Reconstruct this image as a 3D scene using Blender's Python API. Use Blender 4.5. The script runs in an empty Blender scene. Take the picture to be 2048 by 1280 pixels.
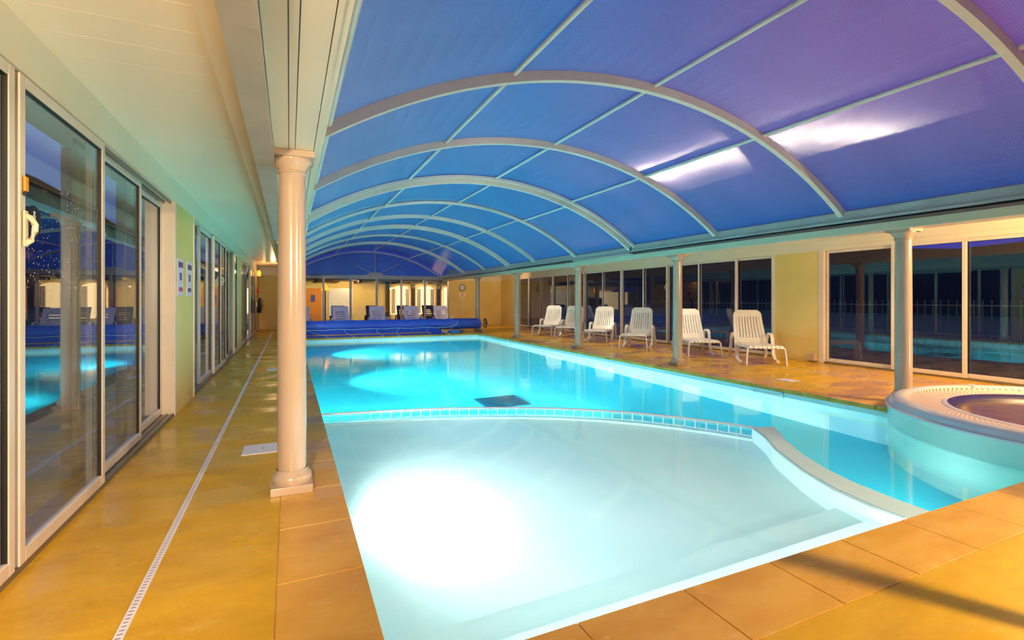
import bpy, bmesh, math, random
from mathutils import Vector, Matrix
random.seed(7)
SC = bpy.context.scene
COL = SC.collection
PI = math.pi

# ------------------------------------------------------------------ camera
cam_d = bpy.data.cameras.new('camera')
cam_d.sensor_width = 36.0
cam_d.lens = 985.0 / 2048.0 * 36.0
cam_d.shift_y = -42.3 / 2048.0
cam_d.clip_start = 0.02
cam_d.clip_end = 500
cam = bpy.data.objects.new('camera', cam_d)
COL.objects.link(cam)
cam.location = (0, 0, 1.2)
cam.rotation_euler = (math.radians(90), 0, math.radians(-24.33))
SC.camera = cam
SC.view_settings.view_transform = 'Standard'
SC.view_settings.look = 'None'
SC.view_settings.exposure = 1.1
SC.view_settings.gamma = 1.0
SC.view_settings.use_curve_mapping = False
SC.cycles.use_denoising = True
SC.cycles.max_bounces = 9
SC.cycles.transparent_max_bounces = 12
SC.cycles.transmission_bounces = 6
SC.cycles.glossy_bounces = 4
SC.cycles.diffuse_bounces = 5
SC.cycles.sample_clamp_indirect = 6
SC.cycles.blur_glossy = 0.6

def S(r, g, b, a=1.0):
    f = lambda c: c / 12.92 if c <= 0.04045 else ((c + 0.055) / 1.055) ** 2.4
    return (f(r / 255), f(g / 255), f(b / 255), a)

# ------------------------------------------------------------------ world : dusk sky
W = bpy.data.worlds.new('dusk')
SC.world = W
W.use_nodes = True
nt = W.node_tree
nt.nodes.clear()
tc = nt.nodes.new('ShaderNodeTexCoord')
sep = nt.nodes.new('ShaderNodeSeparateXYZ')
nt.links.new(tc.outputs['Generated'], sep.inputs[0])
mr = nt.nodes.new('ShaderNodeMapRange')
mr.inputs[1].default_value = -1; mr.inputs[2].default_value = 1
nt.links.new(sep.outputs['X'], mr.inputs[0])
def ramp(stops):
    r = nt.nodes.new('ShaderNodeValToRGB'); el = r.color_ramp.elements
    el[0].position, el[0].color = stops[0]; el[1].position, el[1].color = stops[-1]
    for p_, c_ in stops[1:-1]:
        n_ = el.new(p_); n_.color = c_
    return r
hi = ramp([(0.0, S(104, 132, 184)), (0.42, S(106, 134, 186)), (0.58, S(82, 104, 158)), (0.71, S(26, 84, 165)), (0.80, S(84, 60, 155)), (0.87, S(128, 66, 150)), (1.0, S(136, 62, 150))])
nt.links.new(mr.outputs[0], hi.inputs[0])
lo = ramp([(0.0, S(84, 104, 160)), (0.42, S(80, 98, 156)), (0.52, S(34, 40, 110)), (0.8, S(26, 48, 146)), (1.0, S(24, 38, 130))])
nt.links.new(mr.outputs[0], lo.inputs[0])
mz = nt.nodes.new('ShaderNodeMapRange'); mz.interpolation_type = 'SMOOTHSTEP'
mz.inputs[1].default_value = 0.11; mz.inputs[2].default_value = 0.40
nt.links.new(sep.outputs['Z'], mz.inputs[0])
mx = nt.nodes.new('ShaderNodeMixRGB')
nt.links.new(mz.outputs[0], mx.inputs[0]); nt.links.new(lo.outputs[0], mx.inputs[1]); nt.links.new(hi.outputs[0], mx.inputs[2])
bg = nt.nodes.new('ShaderNodeBackground')
bg.inputs[1].default_value = 0.80
nt.links.new(mx.outputs[0], bg.inputs[0])
wo = nt.nodes.new('ShaderNodeOutputWorld')
nt.links.new(bg.outputs[0], wo.inputs[0])

# ------------------------------------------------------------------ lights
def lamp(name, kind, loc, power, color, rot=None, **kw):
    d = bpy.data.lights.new(name, kind)
    d.energy = power; d.color = color[:3]
    for k, v in kw.items(): setattr(d, k, v)
    o = bpy.data.objects.new(name, d)
    COL.objects.link(o); o.location = loc
    if rot is not None: o.rotation_euler = rot
    return o
WARM = (1.0, 0.66, 0.32)
WARM2 = (1.0, 0.76, 0.47)
lamp('lamp_light', 'SPOT', (3.35, -0.7, 1.88), 270, WARM2, rot=Vector((-.70, 1.0, -.92)).to_track_quat('-Z', 'Y').to_euler(), spot_size=math.radians(86), spot_blend=.2, shadow_soft_size=0.05)
lamp('lamp_light', 'POINT', (7.7, 1.2, 2.05), 230, WARM, shadow_soft_size=0.06)
lamp('lamp_light', 'SPOT', (-0.50, -0.9, 1.75), 330, WARM2, rot=Vector((-.30, 1.0, .05)).to_track_quat('-Z', 'Y').to_euler(), spot_size=math.radians(92), spot_blend=.4, shadow_soft_size=0.06)
lamp('lamp_light', 'SPOT', (7.8, 17.8, 2.25), 60, WARM, rot=(math.radians(80), 0, 0), spot_size=math.radians(150), spot_blend=.6, shadow_soft_size=0.06)
lamp('lamp_light', 'POINT', (-0.5, 18.6, 2.1), 5, WARM, shadow_soft_size=0.06)
CY = (0.55, 0.93, 1.0)
POOL_LAMPS = [(3.4, -0.30, 105), (9.3, -0.42, 520), (13.5, -0.42, 560)]
def pool_spot(y, z, p, x=0.37, sgn=1, size=112):
    lamp('underwater_light', 'SPOT', (x, y, z), p, CY if y > 4 else (.78, .97, 1.0),
         rot=(0, sgn * -math.radians(88), 0), spot_size=math.radians(size), spot_blend=0.7, shadow_soft_size=0.09)
for y, z, p in POOL_LAMPS: pool_spot(y, z, p, size=112 if y > 4 else 168)
pool_spot(6.2, -0.5, 420)
# unseen lights added to even out the deep water, in hidden faces: the step down from the paddling area and the near end wall
HID = [((1.2, 5.92, -0.85), 170), ((3.1, 5.15, -0.85), 170), ((4.2, 1.62, -0.6), 55)]
for l_, p_ in HID:
    lamp('underwater_light', 'SPOT', l_, p_, CY, rot=(math.radians(92), 0, 0), spot_size=math.radians(150), spot_blend=.8, shadow_soft_size=.09)
lamp('paddling_fill', 'AREA', (1.9, 1.565, -0.2), 5, (.85, .98, 1.0), rot=(math.radians(90), 0, 0), shape='RECTANGLE', size=2.9, size_y=.08)  # unseen strip added to brighten the paddling floor
for y in (5.0, 8.3, 11.6, 14.9):
    lamp('deck_fill', 'SPOT', (7.8, y, 2.26), 58, WARM2, rot=(0, 0, 0), spot_size=math.radians(128), spot_blend=.9, shadow_soft_size=.06)  # unseen lights added to warm the right deck and its loungers
_d = Vector((5.0, 4.8, 2.85)) - Vector((8.5, -1.65, 0.06))
lamp('streak_light', 'SPOT', (8.5, -1.65, 0.06), 200, (1, .82, .72), rot=_d.to_track_quat('-Z', 'Y').to_euler(), spot_size=math.radians(40), spot_blend=.6, shadow_soft_size=0.02)  # unseen light added only to draw the pale streak on the roof
lamp('lounger_fill', 'SPOT', (0.18, 13.86, 1.85), 75, (.93, .86, 1.0), rot=(Vector((3.4, 18.6, .5)) - Vector((.18, 13.86, 1.85))).to_track_quat('-Z', 'Y').to_euler(), spot_size=math.radians(62), spot_blend=.5, shadow_soft_size=.05)  # unseen light added to lift the far loungers
# lit forecourt of the neighbouring building seen through the far doors
lamp('forecourt_light', 'SPOT', (2.9, 25.0, 2.0), 130, WARM, rot=(math.radians(85), 0, 0), spot_size=math.radians(150), spot_blend=.5, shadow_soft_size=0.1)
lamp('forecourt_light', 'SPOT', (6.3, 25.0, 2.0), 80, WARM2, rot=(math.radians(85), 0, 0), spot_size=math.radians(150), spot_blend=.5, shadow_soft_size=0.1)
lamp('forecourt_light', 'SPOT', (-0.2, 25.0, 1.8), 60, (1.0, .8, .45), rot=(math.radians(85), 0, 0), spot_size=math.radians(150), spot_blend=.5, shadow_soft_size=0.1)

# ------------------------------------------------------------------ helpers
def tag(o, label=None, cat=None, group=None, kind=None):
    if label: o['label'] = label
    if cat: o['category'] = cat
    if group: o['group'] = group
    if kind: o['kind'] = kind
    return o
def empty(name, loc=(0, 0, 0), rz=0.0, **kw):
    o = bpy.data.objects.new(name, None)
    o.empty_display_size = 0.1
    COL.objects.link(o); o.location = loc; o.rotation_euler = (0, 0, rz)
    return tag(o, **kw)
def copy_tree(o, parent=None):
    c = o.copy(); COL.objects.link(c); c.parent = parent
    for ch in [x for x in SC.objects if x.parent == o]:
        copy_tree(ch, c)
    return c

class MB:
    def __init__(s): s.bm = bmesh.new()
    def box(s, x0, x1, y0, y1, z0, z1, bevel=0.0):
        M = Matrix.Translation(((x0+x1)/2, (y0+y1)/2, (z0+z1)/2)) @ Matrix.Diagonal((abs(x1-x0), abs(y1-y0), abs(z1-z0), 1))
        r = bmesh.ops.create_cube(s.bm, size=1, matrix=M)
        if bevel:
            es = list({e for v in r['verts'] for e in v.link_edges})
            bmesh.ops.bevel(s.bm, geom=es, offset=bevel, segments=2, affect='EDGES', profile=0.5)
        return s
    def obox(s, c, size, rot, bevel=0.0):
        M = Matrix.Translation(c) @ rot.to_4x4() @ Matrix.Diagonal((*size, 1))
        r = bmesh.ops.create_cube(s.bm, size=1, matrix=M)
        if bevel:
            es = list({e for v in r['verts'] for e in v.link_edges})
            bmesh.ops.bevel(s.bm, geom=es, offset=bevel, segments=2, affect='EDGES')
        return s
    def prism(s, pts, z0, z1):
        a = [s.bm.verts.new((p[0], p[1], z0)) for p in pts]
        b = [s.bm.verts.new((p[0], p[1], z1)) for p in pts]
        n = len(pts)
        s.bm.faces.new(list(reversed(a))); s.bm.faces.new(b)
        for i in range(n):
            j = (i+1) % n
            s.bm.faces.new((a[i], a[j], b[j], b[i]))
        return s
    def sweep(s, pts, prof, closed=False, side=None, cap=True):
        """prof: list of (u,v); u along 'side' vector, v along the in-plane normal"""
        P = [Vector(p) for p in pts]; n = len(P); rings = []
        for i, p in enumerate(P):
            if closed: t = P[(i+1) % n] - P[i-1]
            else: t = P[min(i+1, n-1)] - P[max(i-1, 0)]
            t.normalize()
            sd = Vector(side) if side is not None else (Vector((0, 0, 1)).cross(t) if abs(t.z) < .95 else Vector((1, 0, 0)))
            sd = (sd - t * sd.dot(t)).normalized(); nn = t.cross(sd)
            rings.append([s.bm.verts.new(p + sd*u + nn*v) for u, v in prof])
        k = len(prof)
        for i in range(n if closed else n-1):
            A, B = rings[i], rings[(i+1) % n]
            for j in range(k):
                s.bm.faces.new((A[j], A[(j+1) % k], B[(j+1) % k], B[j]))
        if cap and not closed:
            s.bm.faces.new(list(reversed(rings[0]))); s.bm.faces.new(rings[-1])
        return s
    def tube(s, pts, r, seg=8, closed=False):
        pr = [(r*math.cos(2*PI*i/seg), r*math.sin(2*PI*i/seg)) for i in range(seg)]
        return s.sweep(pts, pr, closed)
    def cyl(s, p0, p1, r, seg=16): return s.tube([p0, p1], r, seg)
    def lathe(s, prof, c=(0, 0, 0), seg=48, close_bottom=False, close_top=False):
        rings = []
        for r, z in prof:
            rings.append([s.bm.verts.new((c[0]+r*math.cos(2*PI*i/seg), c[1]+r*math.sin(2*PI*i/seg), c[2]+z)) for i in range(seg)])
        for A, B in zip(rings, rings[1:]):
            for j in range(seg):
                s.bm.faces.new((A[j], A[(j+1) % seg], B[(j+1) % seg], B[j]))
        if close_bottom: s.bm.faces.new(list(reversed(rings[0])))
        if close_top: s.bm.faces.new(rings[-1])
        return s
    def quad(s, *p):
        s.bm.faces.new([s.bm.verts.new(q) for q in p]); return s
    def build(s, name, mat, parent=None, smooth=False, loc=None):
        bmesh.ops.recalc_face_normals(s.bm, faces=s.bm.faces)
        me = bpy.data.meshes.new(name)
        if smooth:
            for f in s.bm.faces: f.smooth = True
        s.bm.to_mesh(me); s.bm.free()
        if smooth and hasattr(me, 'set_sharp_from_angle'): me.set_sharp_from_angle(angle=math.radians(38))
        me.materials.append(mat)
        o = bpy.data.objects.new(name, me); COL.objects.link(o)
        if parent: o.parent = parent
        if loc: o.location = loc
        return o
    def struct(s, name, mat, **kw):
        o = s.build(name, mat, **kw); o['kind'] = 'structure'; return o

# ------------------------------------------------------------------ materials
MATS = {}
def mat(name, color, rough=0.5, metal=0.0, spec=0.5, noise=None, bump=None, coat=0.0, rnoise=None, emit=None):
    """noise=(scale, colour2, detail, lo, hi) ; bump=(scale,strength) ; rnoise=(scale, r0, r1)"""
    m = bpy.data.materials.new(name); m.use_nodes = True
    N = m.node_tree.nodes; L = m.node_tree.links
    b = N['Principled BSDF']
    b.inputs['Base Color'].default_value = color if len(color) == 4 else (*color, 1)
    b.inputs['Roughness'].default_value = rough
    b.inputs['Metallic'].default_value = metal
    b.inputs['Specular IOR Level'].default_value = spec
    b.inputs['Coat Weight'].default_value = coat
    co = N.new('ShaderNodeTexCoord')
    if noise:
        n = N.new('ShaderNodeTexNoise'); n.inputs['Scale'].default_value = noise[0]; n.inputs['Detail'].default_value = noise[2]
        L.new(co.outputs['Object'], n.inputs['Vector'])
        r = N.new('ShaderNodeValToRGB')
        r.color_ramp.elements[0].position = noise[3]; r.color_ramp.elements[0].color = color
        r.color_ramp.elements[1].position = noise[4]; r.color_ramp.elements[1].color = noise[1]
        L.new(n.outputs['Fac'], r.inputs[0]); L.new(r.outputs[0], b.inputs['Base Color'])
    if bump:
        n = N.new('ShaderNodeTexNoise'); n.inputs['Scale'].default_value = bump[0]; n.inputs['Detail'].default_value = 4
        L.new(co.outputs['Object'], n.inputs['Vector'])
        bp = N.new('ShaderNodeBump'); bp.inputs['Strength'].default_value = bump[1]; bp.inputs['Distance'].default_value = 0.02
        L.new(n.outputs['Fac'], bp.inputs['Height']); L.new(bp.outputs[0], b.inputs['Normal'])
    if rnoise:
        n = N.new('ShaderNodeTexNoise'); n.inputs['Scale'].default_value = rnoise[0]; n.inputs['Detail'].default_value = 3
        L.new(co.outputs['Object'], n.inputs['Vector'])
        q = N.new('ShaderNodeMapRange'); q.inputs[1].default_value = .4; q.inputs[2].default_value = .6
        q.inputs[3].default_value = rnoise[1]; q.inputs[4].default_value = rnoise[2]
        L.new(n.outputs['Fac'], q.inputs[0]); L.new(q.outputs[0], b.inputs['Roughness'])
    if emit:
        b.inputs['Emission Color'].default_value = emit[0]; b.inputs['Emission Strength'].default_value = emit[1]
    MATS[name] = m
    return m

M_cream = mat('cream_paint', S(226, 214, 186), 0.35, noise=(1.2, S(218, 206, 176), 3, .3, .7))
M_colm = mat('column_gloss', S(186, 164, 144), 0.2, noise=(3, S(180, 158, 136), 2, .3, .7), coat=.3)
M_frame = mat('door_frame_paint', S(222, 208, 192), 0.28, metal=0.0, noise=(4, S(214, 199, 182), 2, .3, .7))
M_gasket = mat('black_gasket', S(24, 22, 24), 0.5)
M_track = mat('aluminium_track', S(140, 128, 112), 0.35, metal=0.6, bump=(60, .1))
M_wall = mat('yellow_render', S(226, 200, 122), 0.6, noise=(.9, S(214, 186, 104), 4, .35, .65), bump=(90, .12))
M_rail = mat('rail_grey', S(196, 190, 178), 0.3, metal=0.3, noise=(5, S(184, 178, 168), 2, .3, .7))
M_dark = mat('dark_gap', S(42, 42, 56), 0.5)
M_white = mat('white_plastic', S(232, 230, 228), 0.32, noise=(6, S(224, 221, 218), 2, .3, .7))
M_lilac = mat('aged_white_plastic', S(226, 220, 232), 0.35, noise=(6, S(214, 208, 224), 2, .3, .7))
M_liner = mat('pool_liner_blue', S(40, 202, 212), 0.5, noise=(2.0, S(54, 208, 216), 3, .3, .7))
M_pale = mat('pool_liner_white', S(232, 244, 238), 0.5, noise=(1.4, S(222, 240, 234), 3, .3, .7))
M_pale2 = mat('pool_wall_pale', S(214, 238, 236), 0.4, noise=(2, S(206, 232, 230), 3, .3, .7))
M_bar = mat('divider_top', S(190, 218, 214), 0.5, noise=(5, S(182, 212, 208), 3, .3, .7))
M_spa = mat('spa_shell', S(206, 222, 206), 0.3, noise=(2.5, S(196, 214, 200), 3, .35, .65))
M_sparim = mat('spa_rim_acrylic', S(216, 212, 210), 0.25, noise=(3, S(206, 202, 204), 2, .3, .7))
M_black = mat('black_rubber', S(16, 16, 18), 0.4)
M_navy = mat('navy_trim', S(40, 34, 92), 0.3)
M_cover = mat('blue_cover', S(52, 84, 190), 0.4, noise=(1.5, S(60, 104, 206), 4, .35, .7), bump=(6, .5))
M_coverl = mat('light_blue_cover', S(60, 150, 226), 0.4, noise=(5, S(80, 170, 232), 3, .3, .7), bump=(12, .5))
M_rope = mat('white_rope', S(190, 226, 226), 0.6)
M_yrope = mat('yellow_webbing', S(220, 160, 66), 0.6)
M_red = mat('red_enamel', S(190, 34, 26), 0.35)
M_purple = mat('sign_purple', S(92, 60, 130), 0.5)
M_magenta = mat('sign_magenta', S(190, 50, 110), 0.5)
M_sign = mat('sign_white', S(214, 208, 222), 0.4, noise=(8, S(206, 200, 216), 2, .3, .7))
M_signp = mat('sign_pink', S(246, 206, 176), 0.5)
M_amber = mat('amber_glass', S(255, 150, 30), 0.3, emit=(S(255, 130, 20), 2.0))
M_amberp = mat('amber_plastic', S(232, 150, 40), 0.3)
M_lens = mat('lamp_lens', S(250, 250, 240), 0.3, emit=((.8, .97, 1, 1), 6.0))
M_grate = mat('grate_teal', S(10, 92, 120), 0.5, noise=(9, S(14, 104, 132), 2, .3, .7))
M_handle = mat('handle_beige', S(214, 196, 168), 0.3)
M_ground = mat('dark_grass', S(30, 44, 28), 0.9, noise=(3, S(40, 52, 30), 5, .3, .7))
M_hill = mat('hillside', S(30, 26, 40), 1.0, noise=(.15, S(44, 38, 50), 6, .35, .65))
M_fence = mat('fence_iron', S(84, 92, 84), 0.5, metal=.2)
M_bwall = mat('building_render', S(232, 206, 136), 0.8, noise=(1, S(220, 192, 120), 4, .3, .7))
M_bdark = mat('building_dark_wood', S(52, 40, 38), 0.7, noise=(2, S(64, 50, 44), 3, .3, .7))
M_orange = mat('orange_door', S(224, 140, 44), 0.5)
M_curt = mat('pale_curtain', S(236, 212, 178), 0.8, noise=(8, S(222, 196, 160), 2, .3, .7))
M_bluep = mat('blue_poster', S(50, 80, 180), 0.5)
M_umb = mat('purple_parasol', S(116, 96, 180), 0.7)
M_clock = mat('clock_face', S(200, 204, 224), 0.3)

# ceiling boards with thin groove lines running across
def plank_mat():
    m = mat('ceiling_boards', S(240, 228, 200), 0.3)
    N = m.node_tree.nodes; L = m.node_tree.links; b = N['Principled BSDF']
    co = N.new('ShaderNodeTexCoord'); w = N.new('ShaderNodeTexWave')
    w.wave_type = 'BANDS'; w.bands_direction = 'Y'; w.wave_profile = 'SAW'; w.inputs['Scale'].default_value = 1.3
    L.new(co.outputs['Object'], w.inputs['Vector'])
    r = N.new('ShaderNodeValToRGB'); r.color_ramp.elements[0].color = (0, 0, 0, 1); r.color_ramp.elements[1].position = .02
    L.new(w.outputs['Fac'], r.inputs[0])
    n = N.new('ShaderNodeTexNoise'); n.inputs['Scale'].default_value = 1.5
    mp = N.new('ShaderNodeMapping'); mp.inputs['Scale'].default_value = (.4, 3, 1)
    L.new(co.outputs['Object'], mp.inputs[0]); L.new(mp.outputs[0], n.inputs['Vector'])
    ad = N.new('ShaderNodeMath'); ad.operation = 'ADD'
    L.new(r.outputs[0], ad.inputs[0]); L.new(n.outputs['Fac'], ad.inputs[1])
    bp = N.new('ShaderNodeBump'); bp.inputs['Strength'].default_value = .25; bp.inputs['Distance'].default_value = .01
    L.new(ad.outputs[0], bp.inputs['Height']); L.new(bp.outputs[0], b.inputs['Normal'])
    return m
M_ceil = plank_mat()

# deck: wet yellow-ochre concrete with pale stains
def deck_mat(name, c1, c2, c3, tile=None):
    m = bpy.data.materials.new(name); m.use_nodes = True
    N = m.node_tree.nodes; L = m.node_tree.links; b = N['Principled BSDF']
    b.inputs['Specular IOR Level'].default_value = .4
    co = N.new('ShaderNodeTexCoord')
    mp = N.new('ShaderNodeMapping'); mp.inputs['Scale'].default_value = (1, 2.2, 1); mp.inputs['Rotation'].default_value = (0, 0, .5)
    L.new(co.outputs['Object'], mp.inputs[0])
    n1 = N.new('ShaderNodeTexNoise'); n1.inputs['Scale'].default_value = 2.2; n1.inputs['Detail'].default_value = 8; n1.inputs['Roughness'].default_value = .62
    L.new(mp.outputs[0], n1.inputs['Vector'])
    r1 = N.new('ShaderNodeValToRGB')
    r1.color_ramp.elements[0].position = .35; r1.color_ramp.elements[0].color = c1
    r1.color_ramp.elements[1].position = .62; r1.color_ramp.elements[1].color = c2
    L.new(n1.outputs['Fac'], r1.inputs[0])
    n2 = N.new('ShaderNodeTexNoise'); n2.inputs['Scale'].default_value = 5; n2.inputs['Detail'].default_value = 9; n2.inputs['Roughness'].default_value = .7
    L.new(mp.outputs[0], n2.inputs['Vector'])
    r2 = N.new('ShaderNodeValToRGB'); r2.color_ramp.elements[0].position = .56; r2.color_ramp.elements[0].color = (0, 0, 0, 1)
    r2.color_ramp.elements[1].position = .68; r2.color_ramp.elements[1].color = (.55, .55, .55, 1)
    L.new(n2.outputs['Fac'], r2.inputs[0])
    mx = N.new('ShaderNodeMixRGB'); L.new(r2.outputs[0], mx.inputs[0]); L.new(r1.outputs[0], mx.inputs[1]); mx.inputs[2].default_value = c3
    out = mx.outputs[0]
    L.new(out, b.inputs['Base Color'])
    n3 = N.new('ShaderNodeTexNoise'); n3.inputs['Scale'].default_value = .9; n3.inputs['Detail'].default_value = 4
    L.new(mp.outputs[0], n3.inputs['Vector'])
    q = N.new('ShaderNodeMapRange'); q.inputs[1].default_value = .42; q.inputs[2].default_value = .58
    q.inputs[3].default_value = .16; q.inputs[4].default_value = .5
    L.new(n3.outputs['Fac'], q.inputs[0]); L.new(q.outputs[0], b.inputs['Roughness'])
    bp = N.new('ShaderNodeBump'); bp.inputs['Strength'].default_value = .12; bp.inputs['Distance'].default_value = .01
    L.new(n2.outputs['Fac'], bp.inputs['Height']); L.new(bp.outputs[0], b.inputs['Normal'])
    return m
M_deck = deck_mat('deck_ochre', S(190, 142, 4), S(206, 158, 14), S(210, 168, 74))
M_cop = deck_mat('coping_stone', S(198, 140, 36), S(210, 158, 58), S(220, 174, 98))
M_joint = mat('pale_joint', S(206, 160, 88), 0.8)

# glass: Schlick reflection over a clear, slightly tinted sheet
def glass_mat(name, tint, drops=False):
    m = bpy.data.materials.new(name); m.use_nodes = True
    N = m.node_tree.nodes; L = m.node_tree.links; N.clear()
    g = N.new('ShaderNodeNewGeometry')
    dp = N.new('ShaderNodeVectorMath'); dp.operation = 'DOT_PRODUCT'
    L.new(g.outputs['Normal'], dp.inputs[0]); L.new(g.outputs['Incoming'], dp.inputs[1])
    ab = N.new('ShaderNodeMath'); ab.operation = 'ABSOLUTE'; L.new(dp.outputs['Value'], ab.inputs[0])
    su = N.new('ShaderNodeMath'); su.operation = 'SUBTRACT'; su.inputs[0].default_value = 1; L.new(ab.outputs[0], su.inputs[1])
    pw = N.new('ShaderNodeMath'); pw.operation = 'POWER'; pw.inputs[1].default_value = 4.2; L.new(su.outputs[0], pw.inputs[0])
    ma = N.new('ShaderNodeMath'); ma.operation = 'MULTIPLY_ADD'; ma.inputs[1].default_value = .93; ma.inputs[2].default_value = .055
    L.new(pw.outputs[0], ma.inputs[0])
    t = N.new('ShaderNodeBsdfTransparent'); t.inputs[0].default_value = tint
    gl = N.new('ShaderNodeBsdfGlossy'); gl.inputs['Roughness'].default_value = 0.0; gl.inputs['Color'].default_value = (.95, .97, 1, 1)
    mx = N.new('ShaderNodeMixShader'); L.new(ma.outputs[0], mx.inputs[0]); L.new(t.outputs[0], mx.inputs[1]); L.new(gl.outputs[0], mx.inputs[2])
    o = N.new('ShaderNodeOutputMaterial'); last = mx.outputs[0]
    if drops:   # dried rain specks on the upper part of the pane
        co = N.new('ShaderNodeTexCoord')
        v = N.new('ShaderNodeTexVoronoi'); v.inputs['Scale'].default_value = 42
        mp = N.new('ShaderNodeMapping'); L.new(co.outputs['Object'], mp.inputs[0]); L.new(mp.outputs[0], v.inputs['Vector'])
        lt = N.new('ShaderNodeMath'); lt.operation = 'LESS_THAN'; lt.inputs[1].default_value = .13; L.new(v.outputs['Distance'], lt.inputs[0])
        n = N.new('ShaderNodeTexNoise'); n.inputs['Scale'].default_value = 2.6; L.new(co.outputs['Object'], n.inputs['Vector'])
        gt = N.new('ShaderNodeMath'); gt.operation = 'GREATER_THAN'; gt.inputs[1].default_value = .5; L.new(n.outputs['Fac'], gt.inputs[0])
        sx = N.new('ShaderNodeSeparateXYZ'); L.new(co.outputs['Object'], sx.inputs[0])
        g2 = N.new('ShaderNodeMath'); g2.operation = 'GREATER_THAN'; g2.inputs[1].default_value = 1.25; L.new(sx.outputs['Z'], g2.inputs[0])
        g3 = N.new('ShaderNodeMath'); g3.operation = 'LESS_THAN'; g3.inputs[1].default_value = 1.78; L.new(sx.outputs['Z'], g3.inputs[0])
        a = N.new('ShaderNodeMath'); a.operation = 'MULTIPLY'; L.new(lt.outputs[0], a.inputs[0]); L.new(gt.outputs[0], a.inputs[1])
        a2 = N.new('ShaderNodeMath'); a2.operation = 'MULTIPLY'; L.new(a.outputs[0], a2.inputs[0]); L.new(g2.outputs[0], a2.inputs[1])
        a3 = N.new('ShaderNodeMath'); a3.operation = 'MULTIPLY'; L.new(a2.outputs[0], a3.inputs[0]); L.new(g3.outputs[0], a3.inputs[1])
        d = N.new('ShaderNodeBsdfDiffuse'); d.inputs[0].default_value = (.9, .8, .7, 1)
        m2 = N.new('ShaderNodeMixShader'); L.new(a3.outputs[0], m2.inputs[0]); L.new(last, m2.inputs[1]); L.new(d.outputs[0], m2.inputs[2]); last = m2.outputs[0]
    L.new(last, o.inputs[0])
    return m
M_glass = glass_mat('door_glass', (.86, .9, .92, 1))
M_glassd = glass_mat('door_glass_rain', (.86, .9, .92, 1), True)

# water surface
def water_mat(name, rough=.07, bump=.05, scale=1.6):
    m = bpy.data.materials.new(name); m.use_nodes = True
    N = m.node_tree.nodes; L = m.node_tree.links; N.clear()
    g = N.new('ShaderNodeBsdfGlass'); g.inputs['IOR'].default_value = 1.33; g.inputs['Roughness'].default_value = rough
    g.inputs['Color'].default_value = (.93, .99, 1, 1)
    co = N.new('ShaderNodeTexCoord'); n = N.new('ShaderNodeTexNoise'); n.inputs['Scale'].default_value = scale; n.inputs['Detail'].default_value = 2
    L.new(co.outputs['Object'], n.inputs['Vector'])
    bp = N.new('ShaderNodeBump'); bp.inputs['Strength'].default_value = bump; bp.inputs['Distance'].default_value = .05
    L.new(n.outputs['Fac'], bp.inputs['Height']); L.new(bp.outputs[0], g.inputs['Normal'])
    o = N.new('ShaderNodeOutputMaterial'); L.new(g.outputs[0], o.inputs[0])
    return m
M_water = water_mat('pool_water')

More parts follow.
